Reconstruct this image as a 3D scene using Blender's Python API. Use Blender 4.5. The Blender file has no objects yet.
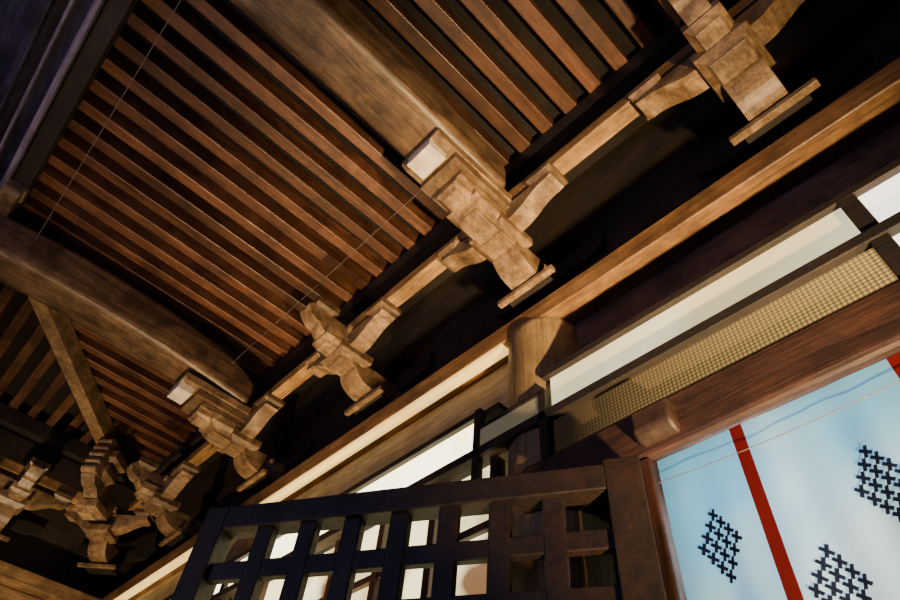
import bpy, bmesh, math, random
from mathutils import Vector, Matrix
random.seed(4)
H=1.6   # camera eye height; all z below are relative to the eye, floor at -H
scene=bpy.context.scene

# ---------------------------------------------------------------- materials
def new_mat(name):
    m=bpy.data.materials.new(name); m.use_nodes=True
    return m, m.node_tree.nodes, m.node_tree.links, m.node_tree.nodes['Principled BSDF']
def wood(name,c1,c2,axis='x',rough=.5,bump=.35,scale=1.0,c3=None,dirt=.8,island=0,fib=.4):
    """aged timber: long grain, fine fibre streaks, dark patina blotches, worn lighter scuffs,
    island: tone variation from one timber piece to the next"""
    m,n,l,b=new_mat(name)
    tc=n.new('ShaderNodeTexCoord')
    def mapped(sc):
        mp=n.new('ShaderNodeMapping'); mp.inputs['Scale'].default_value=sc
        l.new(tc.outputs['Object'],mp.inputs['Vector']); return mp.outputs[0]
    s={'x':(1.2,14,14),'y':(14,1.2,14),'z':(14,14,1.2),'n':(6,6,6)}[axis]
    s2={'x':(4,90,90),'y':(90,4,90),'z':(90,90,4),'n':(14,60,60)}[axis]
    def noise(vec,sc,det,ro,dist=0):
        q=n.new('ShaderNodeTexNoise'); q.inputs['Scale'].default_value=sc; q.inputs['Detail'].default_value=det
        q.inputs['Roughness'].default_value=ro; q.inputs['Distortion'].default_value=dist; l.new(vec,q.inputs['Vector']); return q.outputs['Fac']
    g=noise(mapped([v*scale for v in s]),1.6,9,.72,.6)
    fi=noise(mapped([v*scale for v in s2]),1.0,3,.6,.2)
    bl=noise(tc.outputs['Object'],3.4,7,.7)
    sc=noise(tc.outputs['Object'],9,8,.75)
    ad=n.new('ShaderNodeMath'); ad.operation='MULTIPLY_ADD'; ad.inputs[1].default_value=fib; l.new(fi,ad.inputs[0])
    sb=n.new('ShaderNodeMath'); sb.operation='SUBTRACT'; sb.inputs[1].default_value=fib/2; l.new(g,sb.inputs[0]); l.new(sb.outputs[0],ad.inputs[2])
    cr=n.new('ShaderNodeValToRGB'); cr.color_ramp.elements[0].position=.36; cr.color_ramp.elements[1].position=.66
    cr.color_ramp.elements[0].color=(*c1,1); cr.color_ramp.elements[1].color=(*c2,1)
    l.new(ad.outputs[0],cr.inputs[0])
    def mix(fac,lo,hi,mxv,src,col):
        r=n.new('ShaderNodeMapRange'); r.inputs['From Min'].default_value=lo; r.inputs['From Max'].default_value=hi; r.inputs['To Max'].default_value=mxv
        l.new(fac,r.inputs['Value']); x=n.new('ShaderNodeMixRGB'); x.inputs[2].default_value=(*col,1)
        l.new(r.outputs[0],x.inputs[0]); l.new(src,x.inputs[1]); return x.outputs[0]
    c3=c3 or tuple(v*.28 for v in c1)
    o=mix(bl,.43,.64,dirt,cr.outputs[0],c3)
    o=mix(sc,.60,.72,.4,o,tuple(min(1,v*1.4+.01) for v in c2))
    if island:
        ge=n.new('ShaderNodeNewGeometry'); r=n.new('ShaderNodeMapRange'); r.inputs['To Min'].default_value=1-island; r.inputs['To Max'].default_value=1+island*.6
        l.new(ge.outputs['Random Per Island'],r.inputs['Value'])
        hs=n.new('ShaderNodeHueSaturation'); l.new(r.outputs[0],hs.inputs['Value']); l.new(o,hs.inputs['Color']); o=hs.outputs[0]
    l.new(o,b.inputs['Base Color'])
    rr=n.new('ShaderNodeMapRange'); rr.inputs['To Min'].default_value=rough-.1; rr.inputs['To Max'].default_value=rough+.25; l.new(bl,rr.inputs['Value'])
    l.new(rr.outputs[0],b.inputs['Roughness'])
    bp=n.new('ShaderNodeBump'); bp.inputs['Strength'].default_value=bump; bp.inputs['Distance'].default_value=.01
    l.new(ad.outputs[0],bp.inputs['Height']); l.new(bp.outputs[0],b.inputs['Normal'])
    return m
def emit(name,col,st,col2=None,scale=3.0,lo=.38,hi=.62):
    m,n,l,b=new_mat(name)
    b.inputs['Base Color'].default_value=(*[c*.5 for c in col],1); b.inputs['Roughness'].default_value=.35
    b.inputs['Emission Strength'].default_value=st
    if col2:
        tc=n.new('ShaderNodeTexCoord'); nz=n.new('ShaderNodeTexNoise'); nz.inputs['Scale'].default_value=scale
        l.new(tc.outputs['Object'],nz.inputs['Vector'])
        r=n.new('ShaderNodeValToRGB'); r.color_ramp.elements[0].position=lo; r.color_ramp.elements[1].position=hi
        r.color_ramp.elements[0].color=(*col,1); r.color_ramp.elements[1].color=(*col2,1)
        l.new(nz.outputs['Fac'],r.inputs[0]); l.new(r.outputs[0],b.inputs['Emission Color'])
    else: b.inputs['Emission Color'].default_value=(*col,1)
    return m

M_raft =wood('rafter_wood',(.06,.024,.013),(.165,.072,.035),'x',.34,.15,dirt=.75,island=.4,fib=.2)
M_rafty=wood('rafter_wood_y',(.05,.022,.012),(.15,.072,.038),'y',.34,.15,island=.4,fib=.2)
M_beam =wood('tie_beam_wood',(.06,.034,.02),(.21,.13,.07),'x',.36,.35)
M_brk  =wood('bracket_wood',(.115,.066,.032),(.37,.25,.135),'n',.34,.22,dirt=.75,island=.5)
M_pale =wood('pale_cut_wood',(.55,.48,.38),(.78,.7,.58),'n',.5,.1,dirt=.25)
M_rail =wood('rail_wood',(.17,.088,.03),(.46,.28,.11),'y',.36,dirt=.6)
M_railx=wood('rail_wood_x',(.16,.085,.032),(.44,.27,.11),'x',.36)
M_nage =wood('nageshi_wood',(.10,.048,.02),(.32,.175,.068),'y',.36,dirt=.65)
M_nagex=wood('nageshi_wood_x',(.16,.09,.04),(.34,.21,.09),'x',.38)
M_board=wood('tan_board',(.24,.17,.10),(.50,.38,.24),'y',.5,.15,dirt=.35)
M_boardd=wood('brown_board',(.06,.034,.026),(.17,.10,.075),'y',.5)
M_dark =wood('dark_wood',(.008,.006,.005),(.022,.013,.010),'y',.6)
M_wall =wood('wall_wood',(.014,.009,.006),(.042,.025,.016),'y',.7)
M_dark2=wood('dark_brown_wood',(.020,.009,.006),(.07,.032,.02),'y',.45,.4)
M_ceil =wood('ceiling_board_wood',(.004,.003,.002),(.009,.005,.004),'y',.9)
M_col  =wood('column_wood',(.18,.115,.05),(.38,.26,.12),'z',.45,dirt=.45)
M_door =wood('door_wood',(.007,.004,.003),(.026,.012,.009),'n',.5)
M_post =wood('post_wood',(.025,.010,.008),(.075,.03,.02),'z',.4)
M_purp =wood('purple_board',(.006,.006,.018),(.035,.03,.075),'y',.4)
M_lav  =wood('lavender_edge',(.08,.065,.11),(.24,.20,.30),'y',.4,dirt=.5)
M_stone=wood('floor_stone',(.18,.17,.16),(.3,.28,.26),'n',.8)
M_glass=emit('glass_cream',(1,.90,.56),1.2,(.80,.64,.32),1.6)
M_gray =emit('glass_gray',(.5,.42,.25),.18)
M_white=emit('glass_lit',(1,.95,.70),5.0,(1,.86,.42),3)
M_cool =emit('glass_white',(1,.96,.80),2.6)
M_strip=emit('painted_trim_glow',(1,.68,.20),1.7,(.95,.50,.12),1.6,.45,.7)  # pale-yellow trim; emission stands in for warm light falling on it
M_wire,_,_,b=new_mat('wire'); b.inputs['Base Color'].default_value=(.12,.10,.09,1)
M_amb,n,l,b=new_mat('amber_dotted_glass')
tc=n.new('ShaderNodeTexCoord'); mp=n.new('ShaderNodeMapping'); mp.inputs['Scale'].default_value=(0.001,60,60)
l.new(tc.outputs['Object'],mp.inputs[0])
vo=n.new('ShaderNodeTexVoronoi'); vo.inputs['Randomness'].default_value=0; vo.inputs['Scale'].default_value=1
l.new(mp.outputs[0],vo.inputs['Vector'])
cr=n.new('ShaderNodeValToRGB'); cr.color_ramp.elements[0].position=.25; cr.color_ramp.elements[0].color=(.72,.44,.13,1)
cr.color_ramp.elements[1].position=.5; cr.color_ramp.elements[1].color=(.22,.12,.035,1)
sx=n.new('ShaderNodeSeparateXYZ'); l.new(tc.outputs['Object'],sx.inputs[0])
mr=n.new('ShaderNodeMapRange'); mr.inputs['From Min'].default_value=-.65; mr.inputs['From Max'].default_value=.6; mr.inputs['To Min'].default_value=1.3; mr.inputs['To Max'].default_value=.03
l.new(sx.outputs[1],mr.inputs[0]); l.new(mr.outputs[0],b.inputs['Emission Strength'])
l.new(vo.outputs['Distance'],cr.inputs[0]); l.new(cr.outputs[0],b.inputs['Emission Color'])
b.inputs['Base Color'].default_value=(.05,.035,.02,1)
def cloth(name,c1,c2,tl=.6,p=(.4,.6)):
    m,n,l,b=new_mat(name)
    tc=n.new('ShaderNodeTexCoord'); nz=n.new('ShaderNodeTexNoise'); nz.inputs['Scale'].default_value=1.3; nz.inputs['Detail'].default_value=2
    l.new(tc.outputs['Object'],nz.inputs['Vector'])
    r=n.new('ShaderNodeValToRGB'); r.color_ramp.elements[0].position=p[0];r.color_ramp.elements[1].position=p[1]
    r.color_ramp.elements[0].color=(*c1,1); r.color_ramp.elements[1].color=(*c2,1)
    l.new(nz.outputs['Fac'],r.inputs[0])
    tr=n.new('ShaderNodeBsdfTranslucent'); df=n.new('ShaderNodeBsdfDiffuse'); mx=n.new('ShaderNodeMixShader'); mx.inputs[0].default_value=tl
    l.new(r.outputs[0],tr.inputs[0]); l.new(r.outputs[0],df.inputs[0]); l.new(df.outputs[0],mx.inputs[1]); l.new(tr.outputs[0],mx.inputs[2])
    l.new(mx.outputs[0],n['Material Output'].inputs['Surface']); return m
M_blue=cloth('curtain_blue',(.16,.50,.78),(.54,.78,.88))
M_red =cloth('curtain_red',(.13,.008,.008),(.20,.016,.014),.35)
M_ink =cloth('curtain_crest',(.008,.012,.035),(.014,.02,.05),.3)

# ---------------------------------------------------------------- mesh builder
class B:
    def __init__(s): s.bm=bmesh.new(); s.M=Matrix.Identity(4)
    def _v(s,p): return s.bm.verts.new(s.M@Vector(p))
    def box(s,x0,x1,y0,y1,z0,z1,mi=0):
        s.prism([(x0,z0),(x1,z0),(x1,z1),(x0,z1)],'y',y0,y1,mi)
    def prism(s,prof,axis,a,b,mi=0):
        def mk(p,t):
            if axis=='y': return (p[0],t,p[1])
            if axis=='x': return (t,p[0],p[1])
            return (p[0],p[1],t)
        A=[s._v(mk(p,a)) for p in prof]; C=[s._v(mk(p,b)) for p in prof]
        fs=[s.bm.faces.new(A),s.bm.faces.new(C[::-1])]
        k=len(prof)
        for i in range(k): fs.append(s.bm.faces.new([A[i],C[i],C[(i+1)%k],A[(i+1)%k]]))
        for f in fs: f.material_index=mi
    def masu(s,cx,cy,z0,w,h,d=None,mi=0):
        d=d or w
        lv=[(0,.66),(.08,.68),(.2,.76),(.32,.88),(.42,.98),(.44,1),(1,1)]
        prev=None
        for t,k in lv:
            r=[s._v((cx+sx*w/2*k,cy+sy*d/2*k,z0+h*t)) for sx,sy in((-1,-1),(1,-1),(1,1),(-1,1))]
            if prev:
                for i in range(4):
                    f=s.bm.faces.new([prev[i],prev[(i+1)%4],r[(i+1)%4],r[i]]); f.material_index=mi
            else: f=s.bm.faces.new(r[::-1]); f.material_index=mi
            prev=r
        f=s.bm.faces.new(prev); f.material_index=mi
    def cyl(s,cx,cy,r,z0,z1,n=48):
        A=[(cx+r*math.cos(2*math.pi*i/n),cy+r*math.sin(2*math.pi*i/n)) for i in range(n)]
        s.prism(A,'z',z0,z1)
    def done(s,name,mats,bevel=.006,parent=None,smooth=False,seg=2):
        bmesh.ops.recalc_face_normals(s.bm,faces=s.bm.faces)
        xs=[v.co.copy() for v in s.bm.verts]
        lo=Vector([min(p[i] for p in xs) for i in range(3)]); hi=Vector([max(p[i] for p in xs) for i in range(3)])
        c=(lo+hi)/2
        for v in s.bm.verts: v.co-=c
        me=bpy.data.meshes.new(name); s.bm.to_mesh(me); s.bm.free()
        for m in (mats if isinstance(mats,list) else [mats]): me.materials.append(m)
        o=bpy.data.objects.new(name,me); scene.collection.objects.link(o)
        o.location=c+Vector((0,0,H))
        if bevel:
            md=o.modifiers.new('bevel','BEVEL'); md.width=bevel; md.segments=seg; md.limit_method='ANGLE'; md.angle_limit=math.radians(40)
        if smooth:
            for p in me.polygons: p.use_smooth=True
        if parent:
            o.parent=parent; o.matrix_parent_inverse=parent.matrix_world.inverted()
        return o
def empty(name,loc):
    e=bpy.data.objects.new(name,None); e.location=(loc[0],loc[1],loc[2]+H); e.empty_display_size=.1
    scene.collection.objects.link(e); bpy.context.view_layer.update(); return e

# profiles -------------------------------------------------------------
def arm_profile(half,z0,z1,r=.13,n=8,tip_h=.045):
    tip=z1-tip_h
    p=[(-half,z1),(-half,tip)]
    for i in range(1,n+1):
        a=i/n*math.pi/2
        p.append((-half+r*(1-math.cos(a)),tip-(tip-z0)*math.sin(a)))
    q=[(-u,z) for u,z in reversed(p)]
    return p+q
def s_arm_profile(half,z0,z1,n=16):
    """deep belly at the middle, concave sweep outwards, lip flaring at the tips"""
    pts=[(half,z1),(half+.01,z1-.035),(half-.02,z1-.05)]
    for i in range(n+1):
        t=i/n
        u=half-.04-(half-.04-.13)*t
        z=z1-.05-(z1-.05-z0)*(.5-.5*math.cos(math.pi*min(1,t*1.1)))
        pts.append((u,z))
    return [(-u,z) for u,z in pts]+[(u,z) for u,z in reversed(pts)]
def nose_profile(x_in,x_out,z0,z1,n=10,r=.16,lip=.05):
    p=[(x_in,z1),(x_out,z1),(x_out,z1-lip)]
    for i in range(1,n+1):
        a=i/n*math.pi/2
        p.append((x_out+r*(1-math.cos(a)),(z1-lip)-(z1-lip-z0)*math.sin(a)))
    p.append((x_in,z0)); return p
def cloud_profile(x_in,x_out,z0,z1,n=36,lob=3.5,amp=.026):
    p=[(x_in,z1),(x_out+.08,z1),(x_out+.04,z1+.03),(x_out,z1-.01)]
    for i in range(n+1):
        t=i/n
        x=x_out+(x_in-x_out)*t
        env=z1-.03-(z1-.03-z0)*min(1,math.sin(min(t*1.5,1)*math.pi/2))
        p.append((x,env-amp*abs(math.sin(t*math.pi*lob))))
    return p

def bracket(name,M,kind):
    b=B(); b.M=M
    b.box(1.725,1.765,-.215,.215,2.87,2.905)                 # slim board
    b.box(1.765,1.93,-.16,.16,2.88,2.90,mi=2)
    b.prism(nose_profile(1.99,1.55,2.93,3.11,r=.19,lip=.03),'y',-.10,.10)
    b.masu(1.52,0,3.055,.28,.12)
    b.prism(arm_profile(.46,3.08,3.22,r=.2),'x',1.94,1.99,mi=2)  # wall arm, kept dark to stand in for shadow shapes on the wall
    b.prism(s_arm_profile(.47,3.15,3.325),'x',1.435,1.565)
    for s in(-1,0,1): b.masu(1.5,.40*s,3.315,.19,.08)
    if kind=='mid':
        b.prism(cloud_profile(1.5,1.06,3.20,3.38),'y',-.065,.065)
        b.masu(1.35,0,3.12,.20,.12)
        b.masu(1.20,0,3.36,.2,.10)
    elif kind=='col':
        b.prism(nose_profile(1.46,1.22,3.067,3.13,r=.10,lip=.03),'y',-.08,.08)
        b.masu(1.30,0,3.10,.26,.12)
        b.box(1.04,1.42,-.125,.125,3.205,3.255)
        b.masu(1.13,0,3.13,.18,.085)
        b.box(.96,1.46,-.155,.155,3.262,3.335)
        b.prism([(.84,3.335),(.80,3.36),(.80,3.405),(1.5,3.405),(1.5,3.335)],'y',-.165,.165)
        b.box(.80,.935,-.10,.10,3.27,3.36,mi=1)
    elif kind=='corner':
        b.prism(cloud_profile(1.6,.80,3.24,3.44,lob=5),'y',-.075,.075)
        b.masu(1.15,0,3.12,.22,.14)
        b.prism([(.80,3.42)]+[(.78-.035*abs(math.sin(i/24*math.pi*5)),3.42+.42*i/24) for i in range(25)]+[(.92,3.84),(.92,3.42)],'y',-.08,.08)
        b.masu(1.0,0,3.44,.24,.14); b.masu(1.0,0,3.60,.3,.14)
    return b.done(name,[M_brk,M_pale,M_dark],.006)

# ---------------------------------------------------------------- structure
YC=[1.47,4.62]
YM=[-.09,3.05,6.15]
for y in YC: bracket('bracket_complex',Matrix.Translation((0,y,0)),'col')
for y in YM+[-1.65]: bracket('bracket_complex',Matrix.Translation((0,y,0)),'mid')
FY=5.9
R=Matrix(((0,-1,0,0),(1,0,0,FY),(0,0,1,0),(0,0,0,1)))
for x in (.42,-.75,-1.9):
    bracket('bracket_complex',Matrix.Translation((x,0,0))@R,'mid')
Mc=Matrix.Translation((1.33,7.23,0))@Matrix.Rotation(math.radians(45),4,'Z')@Matrix.Translation((-1.5,0,0))
bracket('corner_bracket_complex',Mc,'corner')

b=B(); b.box(1.445,1.555,-2.6,7.45,3.395,3.50); b.done('bracket_purlin',M_rail)
b=B(); b.box(-2.2,1.44,7.345,7.455,3.395,3.50); b.done('bracket_purlin',M_railx)
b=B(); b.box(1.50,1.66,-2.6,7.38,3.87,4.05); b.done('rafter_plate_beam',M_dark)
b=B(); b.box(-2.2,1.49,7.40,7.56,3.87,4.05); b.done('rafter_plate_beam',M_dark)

for y in YC:
    b=B()
    n=28; top=[];bot=[]
    for i in range(n+1):
        t=i/n; x=-1.35+t*2.75
        arch=math.sin(t*math.pi)**.8
        end=max(0,(t-.84)/.16)
        bot.append((x,3.405+.10*arch)); top.append((x,3.74+.16*arch-.08*end*end))
    b.prism(bot+top[::-1],'y',y-.185,y+.185)
    b.done('tie_beam',M_beam,.06,seg=4,smooth=True)
for y in YC:
    b=B(); b.M=Matrix.Translation((0,y,0))
    b.masu(-1.05,0,3.72,.24,.08)
    b.prism(arm_profile(.45,3.78,3.88,r=.12),'x',-1.10,-.98)
    for s in(-1,1): b.masu(-1.04,.36*s,3.86,.15,.06)
    b.done('beam_top_bracket',M_brk)
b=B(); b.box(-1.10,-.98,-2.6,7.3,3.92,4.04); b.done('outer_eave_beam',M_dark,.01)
b=B(); b.box(-2.8,-1.11,-2.6,7.3,3.95,3.99,0)
b.box(-1.15,-1.11,-2.6,7.3,3.885,3.95,1); b.box(-1.27,-1.25,-2.6,7.3,3.91,3.95,1); b.box(-1.40,-1.34,-2.6,7.3,3.88,3.95,0)
b.done('outer_eave_board',[M_purp,M_lav],.008)

hx=lambda y:1.45-(7.7-y)*.795
b=B()
ang=math.atan2(7.35-4.7,hx(7.35)-hx(4.7)); L=math.hypot(2.65,hx(7.35)-hx(4.7))
b.M=Matrix.Translation((hx(4.7),4.7,0))@Matrix.Rotation(ang,4,'Z')
b.box(0,L,-.07,.07,3.85,4.05); b.done('hip_rafter',wood('hip_wood',(.12,.07,.035),(.34,.22,.12),'n',.45),.01)
b=B(); y=-2.5
while y<7.35:
    x0=-1.2 if y<4.75 else hx(y)
    w=.048+random.uniform(-.003,.003)
    if x0<1.5: b.box(x0,1.62,y-w,y+w,4.05+random.uniform(-.004,.004),4.20)
    y+=.207
b.done('roof_rafters',M_raft,.008)
b=B(); x=-2.0
while x<1.45:
    y0=4.6 if x<-1.0 else 7.7-(1.45-x)/.795
    b.box(x-.048,x+.048,y0,7.6,4.05,4.20); x+=.207
b.done('roof_rafters',M_rafty,.008)
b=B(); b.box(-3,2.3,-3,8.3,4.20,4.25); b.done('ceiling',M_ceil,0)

b=B(); b.box(2.0,2.12,-2.8,8.0,1.4,4.20); b.box(2.0,2.12,.95,8.0,-H,1.4); b.done('wall_right',M_wall,0)
b=B(); b.box(-2.8,2.12,7.9,8.02,-H,4.20); b.done('wall_far',M_wall,0)
b=B(); b.box(-4,6,-4,9,-H-.1,-H); b.done('floor',M_stone,0)
b=B(); b.box(1.76,1.99,-2.8,7.65,2.56,2.70); b.done('trim_1',M_nage,.008)
b=B(); b.box(1.93,1.99,-2.8,1.3,2.12,2.555); b.done('trim_2',M_boardd,.008)
b=B(); b.box(1.90,1.99,1.3,7.8,2.12,2.555); b.done('trim_5',M_board,.008)
b=B(); b.box(1.762,1.83,1.68,7.6,2.52,2.558); b.done('painted_glow_trim',M_strip,.004)  # wooden trim, not a lamp: its lit underside look is painted by emission
b=B(); b.box(-2.8,1.99,7.66,7.89,2.56,2.70); b.done('trim_3',M_nagex,.008)
b=B(); b.box(-2.8,1.99,7.83,7.89,2.12,2.555); b.done('trim_4',M_nagex,.008)
for y in (1.49,4.60):
    b=B(); b.cyl(1.94,y,.22,-H,2.635); o=b.done('wooden_column',M_col,.13,seg=8,smooth=True)

X=1.74
segs=[(-2.6,-.12,M_cool),(-.06,1.33,M_glass),(1.82,4.3,M_white),(4.36,7.0,M_white)]
e=empty('window_1',(X,1,1.9))
b=B()
for a,c in((-2.6,1.36),(1.79,7.2)): b.box(X-.03,X+.03,a,c,2.045,2.085)
b.box(X-.04,X+.03,-2.6,7.2,1.785,1.835)
b.box(X-.04,X-.01,1.36,1.79,1.945,1.965)
for y in (-.09,4.33): b.box(X-.03,X+.03,y-.03,y+.03,1.58,2.045)
for y in (1.36,1.79): b.box(X-.04,X+.0,y-.022,y+.022,1.58,1.965 if y<1.5 else 2.085)
b.box(X+.02,X+.24,-2.6,1.27,2.085,2.12); b.box(X+.02,X+.24,1.69,7.2,2.085,2.12)
b.done('frame',M_dark,.004,e)
for a,c,m in segs:
    b=B(); b.box(X+.0,X+.012,a,c,1.835,2.045); b.done('pane',m,0,e)
b=B(); b.box(X-.03,X-.022,1.38,1.77,1.835,1.945); b.done('pane',M_gray,0,e)
b=B(); b.box(X,X+.012,-.06,1.33,1.59,1.785); b.done('dotted_pane',M_amb,0,e)
b=B(); b.box(X,X+.012,-2.6,-.12,1.59,1.785); b.done('lower_pane',M_cool,0,e)
b=B(); b.box(1.70,1.98,-2.6,1.5,1.365,1.585); b.done('door_lintel',M_dark2,.02)
b=B(); b.prism(nose_profile(1.98,1.64,1.40,1.53,r=.06,lip=.08),'y',.74,.90); b.done('lintel_corbel',wood('corbel_wood',(.02,.010,.007),(.06,.03,.02),'n',.5),.015)
b=B(); b.box(1.70,1.80,.885,1.0,-H,1.365); b.done('door_post',M_post,.008)
e=empty('window_2',(1.8,3,.5))
b=B()
for y in [1.72+.42*i for i in range(13)]: b.box(1.76,1.82,y-.025,y+.025,-H,1.785)
for z in [-1.3,-.7,-.1,.35,.75,1.1,1.45]: b.box(1.77,1.81,1.7,7.1,z-.02,z+.02)
b.done('frame',M_dark2,.004,e)
b=B(); b.box(1.80,1.81,1.72,7.1,-.7,1.785); b.done('pane',emit('shoji_lit',(1,.86,.46),2.6,(.14,.07,.03),2.4,.47,.6),0,e)
b=B(); b.box(1.80,1.82,1.72,7.1,-H,-.7); b.done('panel',M_dark2,0,e)

# lattice door
p0=Vector((1.62,.88,0)); p1=Vector((.80,2.375,0)); d=(p1-p0); Ld=d.length
b=B(); b.M=Matrix.Translation(p0)@Matrix.Rotation(math.atan2(d.y,d.x),4,'Z')
b.box(0,.12,-.045,.045,-H+.02,1.29); b.box(Ld-.10,Ld,-.045,.045,-H+.02,1.275)
b.box(.12,Ld-.1,-.045,.045,1.175,1.27); b.box(.1,Ld-.08,-.035,.035,-.6,-.5); b.box(.1,Ld-.08,-.035,.035,-H+.02,-H+.16)
cw=(Ld-.22)/8
for i in range(1,8): b.box(.12+cw*i-.036,.12+cw*i+.036,-.022,.022,-.5,1.19)
z=1.175-.16
while z>-.45: b.box(.1,Ld-.08,-.019,.019,z-.034,z+.034); z-=.18
b.box(.1,Ld-.08,-.01,.01,-H+.1,-.55)
b.done('door_1',M_door,.005)

# curtain
def xc(y,z):
    k=min(1,max(0,(1.37-z)/.5))*.9+.1
    return 1.745+k*(.012*math.sin(y*17+z*1.5)+.007*math.sin(y*41+2))
bm=bmesh.new()
edges=[.88,.598,.554,.092,.048,-.41,-.454,-.95,-.994,-1.6]
kinds=[0,1,0,1,0,1,0,1,0]
zs=[1.362-.12*i for i in range(17)]
for k in range(len(edges)-1):
    a,c=edges[k],edges[k+1]; nn=max(2,int(abs(a-c)/.02))
    g=[[bm.verts.new((xc(a+(c-a)*i/nn,z),a+(c-a)*i/nn,z)) for i in range(nn+1)] for z in zs]
    for r in range(len(zs)-1):
        for i in range(nn):
            f=bm.faces.new([g[r][i],g[r][i+1],g[r+1][i+1],g[r+1][i]]); f.material_index=kinds[k]; f.smooth=True
def crest(cy,cz,s=.026):
    for i in range(4):
        for j in range(4):
            u=(i-j)*s*.72; w=(i+j-3)*s*1.25
            for q in range(2):
                a=math.radians(38+70*q); ca,sa=math.cos(a),math.sin(a); L=s*.72; t=s*.2
                vs=[]
                for px,pz in [(-L,-t),(L,-t),(L,t),(-L,t)]:
                    yy=cy+u+px*ca-pz*sa; zz=cz+w+px*sa+pz*ca
                    vs.append(bm.verts.new((xc(yy,zz)-.004-.0005*q,yy,zz)))
                f=bm.faces.new(vs); f.material_index=2
for cy,cz in [(.735,1.0),(.26,1.01),(.46,.79),(.735,.55),(.2,.55),(-.2,1.0),(-.2,.6),(-.7,1.0),(.46,.35)]: crest(cy,cz)
me=bpy.data.meshes.new('hanging_curtain'); bm.to_mesh(me); bm.free()
for m in (M_blue,M_red,M_ink): me.materials.append(m)
o=bpy.data.objects.new('hanging_curtain',me); scene.collection.objects.link(o); o.location.z=H

def wire(name,pts,r=.003):
    cu=bpy.data.curves.new(name,'CURVE'); cu.dimensions='3D'; cu.bevel_depth=r
    sp=cu.splines.new('POLY'); sp.points.add(len(pts)-1)
    for i,p in enumerate(pts): sp.points[i].co=(p[0],p[1],p[2]+H,1)
    cu.materials.append(M_wire); o=bpy.data.objects.new(name,cu); scene.collection.objects.link(o)
wire('hanging_wire',[(-.72,-2.5,3.7),(-.72,4.43,3.72)],.0025)
wire('hanging_wire',[(1.1,1.66,3.70),(1.1,4.43,3.70)],.002)
wire('curtain_line',[(1.72,.88-.1*i,1.26-.015*math.sin(i/25*math.pi*3)) for i in range(26)],.0015)  # thin line across the upper part of the curtain

# ---------------------------------------------------------------- lights
def area(name,loc,tgt,e,col,size,spread=180):
    l=bpy.data.lights.new(name,'AREA'); l.energy=e; l.color=col; l.size=size; l.spread=math.radians(spread)
    o=bpy.data.objects.new(name,l); o.location=(loc[0],loc[1],loc[2]+H); scene.collection.objects.link(o)
    dd=Vector(tgt)-Vector(loc); o.rotation_euler=dd.to_track_quat('-Z','Y').to_euler(); return o
area('unseen_uplight',(.75,-1.1,-1.3),(1.65,1.2,3.1),66,(1,.66,.31),.12,42)
area('unseen_uplight',(1.0,2.9,-1.3),(1.6,3.7,3.2),44,(1,.66,.31),.12,58)
area('unseen_uplight',(.2,5.4,-1.3),(1.0,7.2,3.3),30,(1,.68,.36),.12,60)  # unseen lamp added to brighten the dim far corner
area('unseen_uplight',(-.3,2.6,-1.2),(-.2,3.0,4),17,(1,.62,.36),.4,75)  # unseen fill added to brighten the centre-left rafters, no fixture there
area('sky_light',(-4,1.5,1.5),(-1,2,3.9),60,(.5,.5,1),1.5)
area('daylight_behind_curtain',(2.8,1.1,1.3),(1.7,.4,.9),50,(.85,.93,1),1.2)
w=bpy.data.worlds.new('world'); scene.world=w; w.use_nodes=True
w.node_tree.nodes['Background'].inputs[0].default_value=(.55,.5,.6,1); w.node_tree.nodes['Background'].inputs[1].default_value=.035

# ---------------------------------------------------------------- camera
f=603.0
U=Vector((-833,-628,-f)).normalized(); V=Vector((1084,-858,-f)); V=(V-U*V.dot(U)).normalized()
W=V.cross(U)
Rm=Matrix((V,U,W))
cam=bpy.data.cameras.new('camera'); cam.sensor_width=36; cam.lens=f/900*36; cam.clip_start=.02
co=bpy.data.objects.new('camera',cam); scene.collection.objects.link(co); scene.camera=co
co.matrix_world=Matrix.Translation((0,0,H))@Rm.to_4x4()
